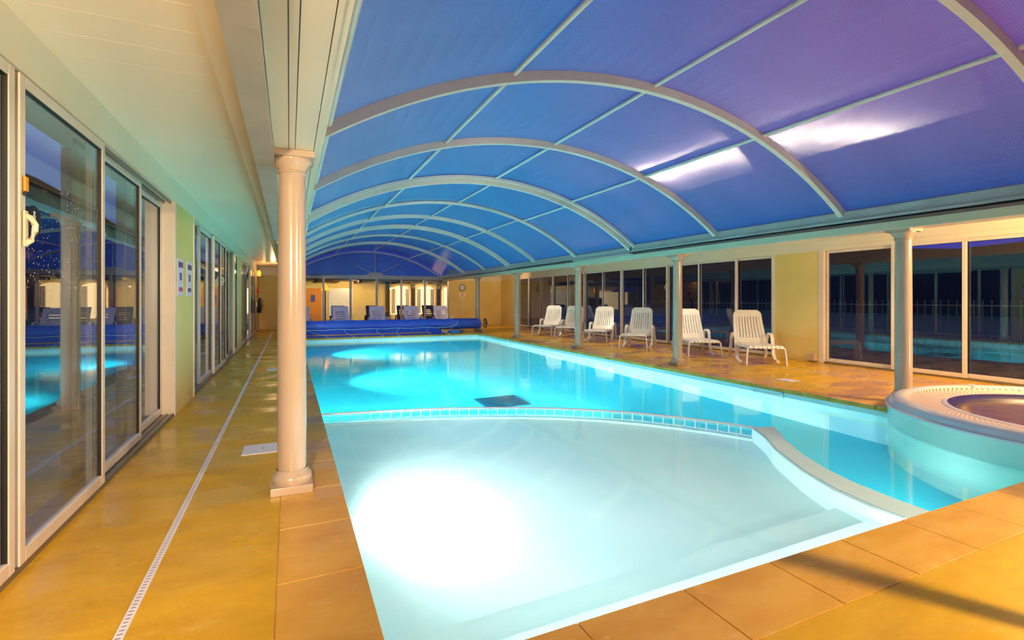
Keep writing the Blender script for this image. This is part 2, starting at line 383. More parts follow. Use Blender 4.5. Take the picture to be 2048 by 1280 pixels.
# fluted polycarbonate
def poly_mat():
    m = bpy.data.materials.new('fluted_polycarbonate'); m.use_nodes = True
    N = m.node_tree.nodes; L = m.node_tree.links; N.clear()
    co = N.new('ShaderNodeTexCoord'); w = N.new('ShaderNodeTexWave'); w.bands_direction = 'Y'; w.inputs['Scale'].default_value = 19
    L.new(co.outputs['Object'], w.inputs['Vector'])
    cr = N.new('ShaderNodeMapRange'); cr.inputs[3].default_value = .84; cr.inputs[4].default_value = 1.0
    L.new(w.outputs['Fac'], cr.inputs[0])
    n = N.new('ShaderNodeTexNoise'); n.inputs['Scale'].default_value = .7; n.inputs['Detail'].default_value = 3
    mp = N.new('ShaderNodeMapping'); mp.inputs['Scale'].default_value = (.5, 2.0, .5); L.new(co.outputs['Object'], mp.inputs[0]); L.new(mp.outputs[0], n.inputs['Vector'])
    c1 = N.new('ShaderNodeMapRange'); c1.inputs[3].default_value = .8; c1.inputs[4].default_value = 1.1; L.new(n.outputs['Fac'], c1.inputs[0])
    mu = N.new('ShaderNodeMath'); mu.operation = 'MULTIPLY'; L.new(cr.outputs[0], mu.inputs[0]); L.new(c1.outputs[0], mu.inputs[1])
    def colr(c):
        x = N.new('ShaderNodeMixRGB'); x.blend_type = 'MULTIPLY'; x.inputs[0].default_value = 1; x.inputs[1].default_value = c
        L.new(mu.outputs[0], x.inputs[2]); return x.outputs[0]
    tr = N.new('ShaderNodeBsdfTransparent'); L.new(colr((.80, .84, 1.0, 1)), tr.inputs[0])
    df = N.new('ShaderNodeBsdfDiffuse'); L.new(colr((.13, .36, .56, 1)), df.inputs[0])
    # flutes run round the arch: tilt the normal along the hall with the profile of the flutes
    sx = N.new('ShaderNodeSeparateXYZ'); L.new(co.outputs['Object'], sx.inputs[0])
    k = N.new('ShaderNodeMath'); k.operation = 'MULTIPLY'; k.inputs[1].default_value = 2*PI/.0165; L.new(sx.outputs['Y'], k.inputs[0])
    sn = N.new('ShaderNodeMath'); sn.operation = 'SINE'; L.new(k.outputs[0], sn.inputs[0])
    am = N.new('ShaderNodeMath'); am.operation = 'MULTIPLY'; am.inputs[1].default_value = 2.6; L.new(sn.outputs[0], am.inputs[0])
    cb = N.new('ShaderNodeCombineXYZ'); L.new(am.outputs[0], cb.inputs[1])
    ge = N.new('ShaderNodeNewGeometry')
    ad = N.new('ShaderNodeVectorMath'); ad.operation = 'ADD'; L.new(ge.outputs['Normal'], ad.inputs[0]); L.new(cb.outputs[0], ad.inputs[1])
    no = N.new('ShaderNodeVectorMath'); no.operation = 'NORMALIZE'; L.new(ad.outputs[0], no.inputs[0])
    gl = N.new('ShaderNodeBsdfAnisotropic'); gl.inputs['Roughness'].default_value = .075
    L.new(no.outputs[0], gl.inputs['Normal']); gl.inputs[0].default_value = (1, .9, .9, 1)
    a = N.new('ShaderNodeMixShader'); a.inputs[0].default_value = .45; L.new(tr.outputs[0], a.inputs[1]); L.new(df.outputs[0], a.inputs[2])
    lw = N.new('ShaderNodeLayerWeight'); lw.inputs[0].default_value = .25
    c = N.new('ShaderNodeMapRange'); c.inputs[3].default_value = .07; c.inputs[4].default_value = .20; L.new(lw.outputs['Facing'], c.inputs[0])
    b = N.new('ShaderNodeMixShader'); L.new(c.outputs[0], b.inputs[0]); L.new(a.outputs[0], b.inputs[1]); L.new(gl.outputs[0], b.inputs[2])
    o = N.new('ShaderNodeOutputMaterial'); L.new(b.outputs[0], o.inputs[0])
    return m
M_poly = poly_mat()

# ------------------------------------------------------------------ dimensions
XL, XR = -1.07, 9.10          # side walls
YN, YF = -4.0, 21.4           # near / far walls
PX0, PX1, PY0, PY1 = 0.29, 6.0, 1.55, 16.1   # pool opening
ZW = -0.11                    # water level
ZD, ZT = -1.30, -0.57         # deep floor / toddler floor
CX, CZ, CR = 3.05, -1.95, 5.145   # canopy circle (inner face of ribs)

# ------------------------------------------------------------------ floor
f = MB()
f.box(XL-1.2, PX0-.34, YN, YF+.3, -.35, 0)
f.box(PX1+.33, XR+.6, YN, YF+.3, -.35, 0)
f.box(PX0-.34, PX1+.33, YN, PY0-.33, -.35, 0)
f.box(PX0-.34, PX1+.33, PY1+.33, YF+.3, -.35, 0)
f.struct('floor', M_deck)
# coping slabs with narrow open joints, drawn as separate stones in one ring
c = MB(); g = .004
y = PY0 - .33
c.box(PX0-.34, PX0, PY0+g, 1.74, -.05, .0)
ys = [1.745 + .538*i for i in range(28)]
for a in ys:
    b = min(a+.538, PY1)
    if a < PY1: c.box(PX0-.34+g, PX0+.015, a+g, b, -.05, .001, .002)
    if a < PY1 and a > 3.2: c.box(PX1-.015, PX1+.33-g, a+g, b, -.05, .001, .002)
c.box(PX1-.015, PX1+.33-g, PY0+g, 3.35, -.05, .001, .002)
x = PX0-.34
while x < PX1+.33-.01:
    b = min(x+.51, PX1+.33)
    c.box(x+g, b, PY0-.33+g, PY0+.012, -.05, .001, .002)
    x += .51
x = PX0-.34
while x < PX1+.33-.01:
    b = min(x+.51, PX1+.33)
    c.box(x+g, b, PY1-.015, PY1+.33, -.05, .001, .002)
    x += .51
c.struct('trim_1', M_cop)
MB().box(PX0-.34, PX1+.33, PY0-.33, PY0-.02, -.3, -.004).box(PX0-.34, PX0-.02, PY0-.02, PY1+.33, -.3, -.004).box(PX1+.02, PX1+.33, PY0-.02, PY1+.33, -.3, -.004).box(PX0-.02, PX1+.02, PY1+.02, PY1+.33, -.3, -.004).struct('trim_2', M_joint)

# ------------------------------------------------------------------ pool basin
p = MB()
T = .02
p.box(PX0-T, PX0, PY0-T, PY1+T, ZD, -.045)
p.box(PX1, PX1+T, PY0-T, PY1+T, ZD, -.045)
p.box(PX0, PX1, PY0-T, PY0, ZD, -.045)
p.box(PX0, PX1, PY1, PY1+T, ZD, -.045)
p.struct('wall_pool', M_pale2)
MB().box(PX0-T, PX1+T, PY0-T, PY1+T, ZD-.05, ZD).struct('floor_pool', M_liner)

barrier = [(.30, 5.93), (.6, 5.88), (.92, 5.83), (1.3, 5.75), (1.69, 5.65), (2.1, 5.5), (2.51, 5.32), (2.93, 5.08), (3.31, 4.80), (3.62, 4.50), (3.88, 4.18), (4.09, 3.86), (4.27, 3.53)]
w_in = [(4.27, 3.53), (4.07, 3.22), (3.83, 2.93), (3.56, 2.5), (3.41, 2.17), (3.34, 1.88), (3.33, 1.70), (3.33, 1.56)]
w_out = [(4.47, 3.45), (4.32, 3.27), (4.15, 3.08), (3.91, 2.76), (3.73, 2.43), (3.63, 2.16), (3.58, 1.90), (3.56, 1.70), (3.56, 1.56)]
t = MB().prism([(PX0, PY0)] + list(reversed(w_in)) + list(reversed(barrier))[1:], ZD+.001, ZT)
t.struct('floor_paddling', M_pale)
MB().prism(w_in + list(reversed(w_out)), ZD+.001, -.095).struct('wall_divider', M_bar)
# inner face of the divider is finished in the white liner
d = MB()
off = []
for i, q in enumerate(w_in):
    a = Vector(w_in[max(i-1, 0)]); b = Vector(w_in[min(i+1, len(w_in)-1)]); tt = (b-a).normalized(); nn = Vector((tt.y, -tt.x)) 
    off.append((q[0]+nn.x*-.012 if nn.x > 0 else q[0]+nn.x*.012, q[1]+(nn.y*.012 if nn.x < 0 else -nn.y*.012)))
d.prism(w_in[:-1] + list(reversed(off[:-1])), ZT, -.1)
d.struct('trim_3', M_pale)
# curb below the barrier
d = MB()
pb = [Vector((*q, 0)) for q in barrier]
d.sweep([(q[0], q[1]+.0, (ZT-.47)/2) for q in barrier], [(-.03, -.045), (.03, -.045), (.03, .045), (-.03, .045)])
d.struct('trim_4', M_pale)
# two shallow ledges along the near wall
MB().box(PX0, 3.36, PY0, PY0+.33, ZT, -.30).struct('trim_5', M_pale)
MB().box(PX0, 3.50, PY0+.33, PY0+.60, ZT, -.43).struct('trim_6', M_pale)

w = MB(); n = 1
w.quad((PX0, PY0, ZW), (PX1, PY0, ZW), (PX1, PY1, ZW), (PX0, PY1, ZW))
tag(w.build('pool_water', M_water), 'clear turquoise water filling the long indoor pool', 'water', kind='stuff')

# ------------------------------------------------------------------ paddling barrier
def resample(P, d):
    P = [Vector(q) for q in P]; out = [P[0].copy()]; acc = 0
    for a, b in zip(P, P[1:]):
        L = (b-a).length; s = d-acc
        while s <= L:
            out.append(a.lerp(b, s/L)); s += d
        acc = (acc + L) % d if False else L-(s-d)
    return out
bt = empty('pool_barrier', (2.5, 5.32, -.42), label='low white curved railing between the paddling area and the deep water', cat='railing')
def rel(P, o): return [(q[0]-o[0], q[1]-o[1], q[2]-o[2]) for q in P]
O = (2.5, 5.32, -.42)
MB().sweep(rel([(q[0], q[1], -.10) for q in barrier], O), [(-.016, -.008), (.016, -.008), (.016, .008), (-.016, .008)]).build('top_rail', M_white, bt)
MB().sweep(rel([(q[0], q[1], -.40) for q in barrier], O), [(-.012, -.012), (.012, -.012), (.012, .012), (-.012, .012)]).build('bottom_rail', M_white, bt)
for q in resample([(a, b, 0) for a, b in barrier], .113):
    MB().box(-.005, .005, -.005, .005, .02, .312).build('baluster', M_white, bt, loc=(q.x-O[0], q.y-O[1], 0))

# drain grate on the deep floor
gr = empty('floor_grate', (2.97, 6.95, ZD), label='square dark teal drain grate on the deep pool floor', cat='grate')
MB().box(-.35, .35, -.33, .33, 0, .02).build('plate', M_grate, gr)
for i in range(7):
    MB().box(-.31, .31, -.29+i*.095, -.26+i*.095, .02, .026).build('slot_bar', M_black, gr)
# underwater lamps
pl0 = None
names = ['nearest underwater lamp in the left pool wall beside the paddling area', 'underwater lamp in the left pool wall just past the railing', 'underwater lamp midway along the left pool wall', 'farthest underwater lamp in the left pool wall']
for i, (y, z) in enumerate([(3.1, -.30), (6.2, -.5), (9.3, -.42), (13.5, -.42)]):
    if pl0 is None:
        pl0 = empty('pool_lamp', (PX0, y, z)); o = pl0
        MB().cyl((0, 0, 0), (.03, 0, 0), .12, 24).build('bezel', M_white, o)
        MB().cyl((.03, 0, 0), (.038, 0, 0), .09, 24).build('lens', M_lens, o)
    else:
        o = copy_tree(pl0); o.location = (PX0, y, z)
    tag(o, names[i], 'pool lamp', 'underwater lamps')
# skimmer mouth
sk = empty('skimmer', (PX1, 4.72, -.06), label='small rectangular skimmer mouth in the right pool wall near the hot tub', cat='skimmer')
q = MB(); q.box(-.03, 0, -.24, -.21, -.1, .01); q.box(-.03, 0, .21, .24, -.1, .01); q.box(-.03, 0, -.24, .24, -.12, -.1); q.box(-.03, 0, -.24, .24, 0.0, .014)
q.build('frame', M_pale2, sk)
MB().box(-.012, -.002, -.21, .21, -.1, -.03).build('flap', M_white, sk)

# ------------------------------------------------------------------ spa
sc_ = (6.66, 1.80, 0)
sp = empty('hot_tub', (sc_[0], sc_[1], ZD), label='round mint green hot tub with perforated rim standing in the pool corner', cat='hot tub')
zo = -ZD
MB().lathe([(1.58, 0.0), (1.58, zo+.06), (1.585, zo+.075)], seg=96, close_bottom=True).build('side_wall', M_spa, sp, smooth=True)
MB().lathe([(1.585, zo+.075), (1.60, zo+.085), (1.60, zo+.10), (1.585, zo+.11), (1.57, zo+.112)], seg=96).build('lip', M_sparim, sp, smooth=True)
MB().lathe([(1.57, zo+.112), (1.555, zo+.14), (1.52, zo+.168), (1.47, zo+.178), (1.42, zo+.172), (1.40, zo+.155)], seg=96).build('rim', M_sparim, sp, smooth=True)
def perf_mat():
    m = mat('perforated_grating', S(232, 206, 182), 0.35)
    N = m.node_tree.nodes; L = m.node_tree.links; b = N['Principled BSDF']
    co = N.new('ShaderNodeTexCoord'); sx = N.new('ShaderNodeSeparateXYZ'); L.new(co.outputs['Object'], sx.inputs[0])
    at = N.new('ShaderNodeMath'); at.operation = 'ARCTAN2'; L.new(sx.outputs['Y'], at.inputs[0]); L.new(sx.outputs['X'], at.inputs[1])
    ln = N.new('ShaderNodeVectorMath'); ln.operation = 'LENGTH'
    cb = N.new('ShaderNodeCombineXYZ'); L.new(sx.outputs['X'], cb.inputs[0]); L.new(sx.outputs['Y'], cb.inputs[1]); L.new(cb.outputs[0], ln.inputs[0])
    def sn(src, k):
        a = N.new('ShaderNodeMath'); a.operation = 'MULTIPLY'; a.inputs[1].default_value = k; L.new(src, a.inputs[0])
        s = N.new('ShaderNodeMath'); s.operation = 'SINE'; L.new(a.outputs[0], s.inputs[0]); return s.outputs[0]
    u = sn(at.outputs[0], 150); v = sn(ln.outputs['Value'], 150)
    mu = N.new('ShaderNodeMath'); mu.operation = 'MULTIPLY'; L.new(u, mu.inputs[0]); L.new(v, mu.inputs[1])
    gt = N.new('ShaderNodeMath'); gt.operation = 'GREATER_THAN'; gt.inputs[1].default_value = .35; L.new(mu.outputs[0], gt.inputs[0])
    x = N.new('ShaderNodeMixRGB'); L.new(gt.outputs[0], x.inputs[0]); x.inputs[1].default_value = S(236, 212, 190); x.inputs[2].default_value = S(110, 84, 70)
    L.new(x.outputs[0], b.inputs['Base Color'])
    return m
M_perf = perf_mat()
MB().lathe([(1.40, zo+.155), (1.39, zo+.135), (1.14, zo+.13)], seg=96).build('overflow_grating', M_perf, sp, smooth=True)
MB().lathe([(1.14, zo+.13), (1.12, zo+.142), (1.09, zo+.142)], seg=96).build('inner_lip', M_sparim, sp, smooth=True)
MB().lathe([(1.09, zo+.142), (1.075, zo+.135), (1.06, zo+.09), (1.03, zo+.06)], seg=96).build('tile_band', M_navy, sp, smooth=True)
M_bowl = mat('spa_bowl', S(176, 140, 110), 0.3, noise=(2.2, S(96, 84, 110), 5, .4, .6))
MB().lathe([(1.03, zo+.06), (.98, zo-.1), (.72, zo-.2), (.7, zo-.45), (.02, zo-.5)], seg=64, close_top=True).build('bowl', M_bowl, sp, smooth=True)
M_spaw = mat('spa_water', S(200, 205, 210), 0.04, bump=(7, .35))
b = M_spaw.node_tree.nodes['Principled BSDF']; b.inputs['Transmission Weight'].default_value = .96; b.inputs['IOR'].default_value = 1.33
tag(MB().lathe([(1.045, 0), (.5, 0), (.01, 0)], seg=64, close_top=True).build('tub_water', M_spaw, None, smooth=True, loc=(sc_[0], sc_[1], .085)), 'dark rippled water inside the round hot tub', 'water', kind='stuff')
hk = MB().obox((0, 0, 0), (.16, .07, .035), Matrix.Rotation(.3, 3, 'Z'), .012)
hk.build('jet_control', M_sparim, sp, loc=(.72, 1.28, zo+.165))

# ------------------------------------------------------------------ columns
def make_column(loc, h, plinth=True, label=None, group='round columns beside the pool'):
    o = empty('column', loc, label=label, cat='column', group=group)
    MB().box(-.12, .12, -.12, .12, 0, .05, .004).build('plinth', M_colm, o) if plinth else None
    MB().lathe([(.112, .05), (.118, .075), (.112, .1), (.097, .112), (.093, .125), (.089, .13)], seg=40, close_bottom=True).build('base', M_colm, o, smooth=True)
    MB().lathe([(.084, .125), (.085, .5), (.083, 1.2), (.079, h-.13)], seg=40).build('shaft', M_colm, o, smooth=True)
    MB().lathe([(.079, h-.135), (.088, h-.128), (.088, h-.118), (.084, h-.112), (.088, h-.1), (.102, h-.075), (.118, h-.055), (.121, h-.045), (.119, h-.038)], seg=40).build('capital', M_colm, o, smooth=True)
    MB().box(-.131, .131, -.131, .131, h-.038, h, .003).build('abacus', M_colm, o)
    return o
make_column((.015, 3.42, 0), 2.114, label='large cream column nearest the camera, on the left deck')
for y in (6.92, 10.42, 13.92, 17.42):
    make_column((.015, y, 0), 2.114, label='cream column of the left row, in line behind the big nearest one', group='left row of columns behind the nearest')
RC = [(3.33, 'column rising behind the rim of the hot tub'), (6.97, 'column standing in front of the second nearest white lounger'),
      (10.37, 'column between the second and third loungers from the far end'), (13.94, 'column just left of the farthest lounger of the right row'),
      (17.5, 'thin-looking column beside the end of the blue cover roller')]
for y, l in RC:
    make_column((6.48, y, 0), 2.01, plinth=(y > 4), label='blue and pink lit ' + l)

# ------------------------------------------------------------------ beams, ceilings, friezes
b = MB()
b.box(-.085, .135, YN, YF, 2.114, 2.20)
b.struct('trim_7', M_cream)
b = MB(); b.box(-.19, -.13, YN, YF, 2.19, 2.45); b.box(-.132, -.108, YN, YF, 2.155, 2.45); b.box(-.11, -.089, YN, YF, 2.13, 2.45)
b.box(.139, .158, YN, YF, 2.114, 2.25); b.box(.158, .185, YN, YF, 2.12, 2.28); b.box(-.1, .17, YN, YF, 2.2, 2.45)
b.struct('trim_8', M_cream)
MB().box(.03, .034, YN, YF, 2.1132, 2.1145).box(-.005, -.001, YN, YF, 2.1132, 2.1145).struct('trim_9', M_gasket)
b = MB(); b.box(6.33, 6.63, YN, YF, 2.01, 2.05); b.box(6.31, 6.35, YN, YF, 2.0, 2.115); b.box(6.35, 6.63, YN, YF, 2.05, 2.3)
b.struct('trim_10', M_cream)
MB().box(XL-.35, -.13, YN, YF, 2.42, 2.5).struct('ceiling', M_ceil)
MB().box(6.5, XR+.4, YN, YF, 2.3, 2.33).struct('ceiling_right', M_ceil)
# friezes above the doors
MB().box(XL-.28, XL, YN, YF, 2.20, 2.42).struct('trim_11', M_cream)
MB().box(XR, XR+.3, YN, YF, 2.10, 2.3).struct('trim_12', M_cream)
MB().box(XR-.03, XR, YN, 5.93, 2.18, 2.3).struct('trim_13', M_cream)
# far wall
MB().box(XL-.3, .22, YF, YF+.3, 0, 2.5).struct('wall_far', M_wall)
MB().box(XL, .22, YF-.03, YF, 2.12, 2.42).struct('trim_14', M_cream)
MB().box(6.56, XR+.3, YF, YF+.3, 0, 2.5).struct('wall_back', M_wall)
MB().box(6.6, XR, YF-.03, YF, 2.02, 2.3).struct('trim_15', M_cream)
MB().box(.18, 6.6, YF-.02, YF+.12, 2.06, 2.2).struct('trim_16', M_rail)
# near wall behind the camera
MB().box(XL-.3, XR+.3, YN-.2, YN, 0, 2.5).struct('wall_near', M_wall)
b = MB()
pts = [(CX-3.1+.02, 2.3)] + [(CX+(CR+.04)*math.sin(a), CZ+(CR+.04)*math.cos(a)) for a in [-.62+1.24*i/20 for i in range(21)]] + [(CX+3.1, 2.3)]
bb = b.bm; A = [bb.verts.new((x, YN-.1, z)) for x, z in pts]; B_ = [bb.verts.new((x, YN, z)) for x, z in pts]
bb.faces.new(A); bb.faces.new(B_)
for i in range(len(pts)): bb.faces.new((A[i], A[(i+1) % len(pts)], B_[(i+1) % len(pts)], B_[i]))
b.struct('wall_gable', M_wall)
# left wall piers and right wall piers
def wallbox(name, x0, x1, y0, y1, z1):
    MB().box(x0, x1, y0, y1, 0, z1).struct(name, M_wall)
wallbox('wall_left', XL-.22, XL, 6.05, 7.12, 2.2)
wallbox('wall_left.001', XL-.22, XL, 12.7, 13.7, 2.2)
wallbox('wall_left.002', XL-.22, XL, 19.2, YF, 2.2)
wallbox('wall_left.003', XL-.22, XL, YN, -2.2, 2.2)
wallbox('wall_right', XR, XR+.25, 6.08, 7.0, 2.1)
wallbox('wall_right.001', XR, XR+.25, 19.75, YF, 2.1)
wallbox('wall_right.002', XR, XR+.25, YN, -.9, 2.1)

# ------------------------------------------------------------------ sliding doors
DN = [0]
def door(x, y0, y1, z1, side, glass=M_glass, handle=None, frame=.052, depth=.035, z0=.03):
    """panel in the plane x (faces +x for side=1, -x for side=-1), from y0 to y1"""
    DN[0] += 1
    o = empty('door_%d' % DN[0], (x, y0, 0), kind='structure')
    w = y1-y0; xa, xb = (-depth, 0) if side > 0 else (0, depth)
    f = MB()
    f.box(xa, xb, 0, frame, z0, z1, .004); f.box(xa, xb, w-frame, w, z0, z1, .004)
    f.box(xa, xb, frame, w-frame, z0, z0+frame*1.2, .004); f.box(xa, xb, frame, w-frame, z1-frame, z1, .004)
    f.build('door_frame', M_frame, o)
    g = MB(); m_ = (xa+xb)/2
    g.box(xa+.004, xb-.004, frame-.002, frame+.004, z0+frame, z1-frame); g.box(xa+.004, xb-.004, w-frame-.004, w-frame+.002, z0+frame, z1-frame)
    g.box(xa+.004, xb-.004, frame, w-frame, z1-frame-.004, z1-frame+.002)
    g.build('gasket', M_gasket, o)
    MB().box(m_-.003, m_+.003, frame, w-frame, z0+frame, z1-frame).build('door_glass', glass, o)
    if handle is not None:
        hx = .004 if side > 0 else -.004; s = 1 if side > 0 else -1
        h = MB(); hy = frame*.5 if handle == 'near' else w-frame*.5
        pts = [(hx, hy, 1.44), (hx+s*.02, hy+.01, 1.46), (hx+s*.032, hy+.012, 1.50), (hx+s*.034, hy+.012, 1.53), (hx+s*.02, hy+.01, 1.56), (hx, hy, 1.57)]
        h.tube(pts, .012, 8); hh = h.build('door_handle', M_handle, o, smooth=True)
        MB().box(min(hx, hx+s*.010), max(hx, hx+s*.010), hy-.016, hy+.016, 1.43, 1.59, .004).build('lock_plate', M_handle, o)
        MB().box(min(hx, hx+s*.012), max(hx, hx+s*.012), hy-.012, hy+.05, 1.655, 1.672, .003).build('latch', M_black, o)
        MB().box(min(hx, hx+s*.010), max(hx, hx+s*.010), hy-.012, hy+.02, 1.674, 1.74, .004).build('catch', M_amberp, o)
        if glass is M_glassd:
            st = MB().lathe([(.075, 0), (.01, .0005)], seg=32, close_top=True).build('sticker', M_black, o, loc=(m_+.0035, .17, 1.56)); st.rotation_euler = (0, PI/2, 0)
            for k, (ya, yb, za, zb) in enumerate([(-.03, .03, -.045, -.035), (-.035, .03, -.02, -.008), (-.012, .012, .0, .03), (-.008, .008, .032, .048)]):
                MB().box(.001, .0016, ya, yb, za, zb).build('sticker_print', M_sign, o, loc=(m_+.0035, .17, 1.56))
    return o
ZL = 2.2
# left group 1 (stepping back through three tracks)
edges = [(-2.2, -1.62), (-1.62, -.5), (-.5, .6), (.6, 1.72)]
for a, b_ in edges: door(XL, a, b_, ZL-.01, 1)
door(XL, 1.72, 2.80, ZL-.01, 1)
door(XL, 2.84, 3.93, ZL-.01, 1, M_glassd, 'near')
door(XL-.055, 3.90, 5.03, ZL-.02, 1)
door(XL-.11, 4.98, 6.03, ZL-.03, 1)
q = MB(); q.box(XL-.2, XL-.004, -2.2, 3.9, 0, .03); q.box(XL-.2, XL-.004, 3.9, 6.04, 0, .02)
for k in range(4): q.box(XL-.17+k*.05, XL-.16+k*.05, 3.9, 6.04, .02, .03)
q.struct('trim_17', M_track)
q = MB()
for k in range(3): q.box(XL-.15+k*.055, XL-.14+k*.055, 3.9, 6.04, 2.17, 2.2)
q.struct('trim_18', M_track)
MB().box(XL-.2, XL+.004, 6.03, 6.09, 0, 2.21, .003).struct('trim_19', M_frame)
# beige posts standing behind the ends of the left panels
for y in (1.9, 3.05, 4.17, 5.3, 6.15):
    q = MB(); q.box(XL-.30, XL-.24, y, y+.09, 0, 2.2, .004); q.box(XL-.30, XL-.235, y+.10, y+.24, 0, 2.2, .01); q.box(XL-.29, XL-.25, y+.25, y+.40, 0, 2.2, .004)
    q.struct('trim_outer', M_colm)
# left group 2
MB().box(XL-.2, XL+.012, 7.08, 7.14, 0, 2.21, .003).struct('trim_20', M_frame)
L2 = [(-.10, 7.16, 8.0), (-.045, 7.9, 9.02), (0, 8.97, 9.75), (0, 9.75, 10.5), (-.045, 10.4, 11.4), (-.1, 11.3, 12.1), (0, 12.1, 12.7)]
for i, (dx, a, b_) in enumerate(L2): door(XL+dx, a, b_, ZL-.01, 1, handle='near' if i == 3 else None)
L3 = [(0, 13.72, 14.85), (-.045, 14.8, 15.9), (-.1, 15.85, 16.95), (0, 16.95, 18.05), (0, 18.05, 19.18)]
for i, (dx, a, b_) in enumerate(L3): door(XL+dx, a, b_, ZL-.01, 1, handle='near' if i == 3 else None)
MB().box(XL-.2, XL-.004, 7.14, 12.7, 0, .03).box(XL-.2, XL-.004, 13.7, 19.2, 0, .03).struct('trim_21', M_track)
# right group (near)
MB().box(XR-.01, XR+.2, 5.99, 6.08, 0, 2.12, .003).struct('trim_22', M_frame)
for i, (dx, a, b_) in enumerate([(.06, 4.80, 5.98), (.0, 3.86, 4.86), (.05, 2.75, 3.92), (0, 1.7, 2.8), (0, .6, 1.7), (0, -.9, .6)]):
    door(XR+dx, a, b_, 2.10, -1)
# right group (far)
MB().box(XR-.01, XR+.2, 7.0, 7.07, 0, 2.12, .003).struct('trim_23', M_frame)
R2 = [(.06, 7.08, 8.02), (0, 7.95, 9.1), (.06, 9.06, 10.2), (0, 10.17, 11.17), (.05, 11.1, 12.17), (0, 12.15, 13.15), (.05, 13.1, 14.2), (0, 14.2, 15.3), (.05, 15.25, 16.4), (0, 16.4, 17.4), (0.05, 17.35, 18.5), (0, 18.45, 19.72)]
for i, (dx, a, b_) in enumerate(R2): door(XR+dx, a, b_, 2.10, -1, handle='near' if i in (3, 9) else None)
MB().box(XR+.004, XR+.2, YN, 6.0, 0, .03).box(XR+.004, XR+.2, 7.06, 19.75, 0, .03).struct('trim_24', M_track)
# far doors
FD = [.23, 1.27, 2.32, 3.38, 4.42, 5.46, 6.54]
for i in range(6):
    DN[0] += 1
    o = empty('door_%d' % DN[0], (FD[i], YF, 0), kind='structure'); w_ = FD[i+1]-FD[i]; fr = .045
    f = MB(); f.box(0, fr, 0, .04, .03, 2.07); f.box(w_-fr, w_, 0, .04, .03, 2.07); f.box(fr, w_-fr, 0, .04, .03, .09); f.box(fr, w_-fr, 0, .04, 2.03, 2.07)
    f.build('door_frame', M_rail, o); MB().box(fr, w_-fr, .017, .023, .09, 2.03).build('door_glass', M_glass, o)
    if i == 3: MB().box(.01, .035, -.03, 0, 1.3, 1.5, .005).build('door_handle', M_handle, o)
MB().box(.23, 6.54, YF-.02, YF+.1, 0, .03).struct('trim_25', M_track)

# ------------------------------------------------------------------ canopy
def arc(R, a0, a1, n, y): return [(R*math.sin(a0+(a1-a0)*i/n), y, R*math.cos(a0+(a1-a0)*i/n)) for i in range(n+1)]
A0, A1 = -.665, .640
bays = [(-4.0, -2.2, .03), (-2.2, -.2, .03), (-.2, 1.72, .03), (1.72, 3.78, .03), (3.78, 5.75, .03), (5.75, 7.85, .03), (7.85, 9.95, -.02), (9.95, 12.05, .03), (12.05, 13.8, .03), (13.8, 15.85, .0), (15.85, 18.1, .02), (18.1, 21.3, .0)]
blab = [None, 'canopy bay behind the camera', 'canopy bay behind the camera',
        'canopy bay largest in view, purple at upper right', 'second visible canopy bay, blue with a pale streak', 'third visible canopy bay', 'fourth visible canopy bay with doubled rib',
        'fifth visible canopy bay, palest cyan', 'sixth visible canopy bay, narrow strip', 'seventh visible canopy bay', 'eighth visible canopy bay', 'deep blue last canopy bay against the far gable']
blab[0] = blab[1] = blab[2] = 'canopy bay at the corner nearest above the camera'
blab[2] = 'nearest canopy bay, only its pink corner showing at upper right'
for i, (y0, y1, dr) in enumerate(bays):
    R = CR + dr
    lab = 'curved translucent ' + blab[i] if i > 1 else 'curved translucent canopy bay ' + ('farthest behind the camera' if i == 0 else 'just behind the camera')
    o = empty('canopy_bay', (CX, y0, CZ), label=lab, cat='roof', group='arched canopy bays')
    L_ = y1-y0
    # sheet
    s = MB(); P0 = arc(R+.06, A0, A1, 40, .0); P1 = arc(R+.06, A0, A1, 40, L_)
    v0 = [s.bm.verts.new(q) for q in P0]; v1 = [s.bm.verts.new(q) for q in P1]
    for k in range(40): s.bm.faces.new((v0[k], v0[k+1], v1[k+1], v1[k]))
    s.build('roof_sheet', M_poly, o, smooth=True)
    # rib at the near edge
    P = arc(R+.02, A0, A1, 48, .03)
    MB().sweep(P, [(-.03, -.042), (.03, -.042), (.03, .042), (-.03, .042)], side=(0, 1, 0)).build('rib', M_frame, o)
    if abs(dr - bays[i-1][2]) > .01 and i > 3:
        P = arc(CR+bays[i-1][2]+.02, A0, A1, 48, -.06)
        MB().sweep(P, [(-.026, -.024), (.026, -.024), (.026, .024), (-.026, .024)], side=(0, 1, 0)).build('rib', M_frame, o)
    for xx in (.27, 1.73, 3.22, 4.72):
        a = math.asin((xx-CX)/(R+.02))
        q0 = ((R+.037)*math.sin(a), .055, (R+.037)*math.cos(a)); q1 = (q0[0], L_-.02, q0[2])
        MB().tube([q0, q1], .021, 10).build('purlin', M_frame, o, smooth=True)
    # bottom rails at both feet
    for sgn, a in ((1, A1), (-1, A0)):
        px, pz = R*math.sin(a), R*math.cos(a)
        b = MB(); b.box(px-.02, px+.05, .0, L_, pz-.05, pz+.05); b.box(px-.05, px+.06, 0, L_, pz-.085, pz-.055)
        b.build('foot_rail', M_rail, o)
MB().box(CX-3.35, CX-3.1, YN, YF, 2.2, 2.34).struct('trim_26', M_cream)
b = MB(); b.box(6.24, 6.34, YN, YF, 2.13, 2.15); b.box(6.1, 6.5, YN, YF, 2.09, 2.10)
b.struct('trim_27', M_dark)
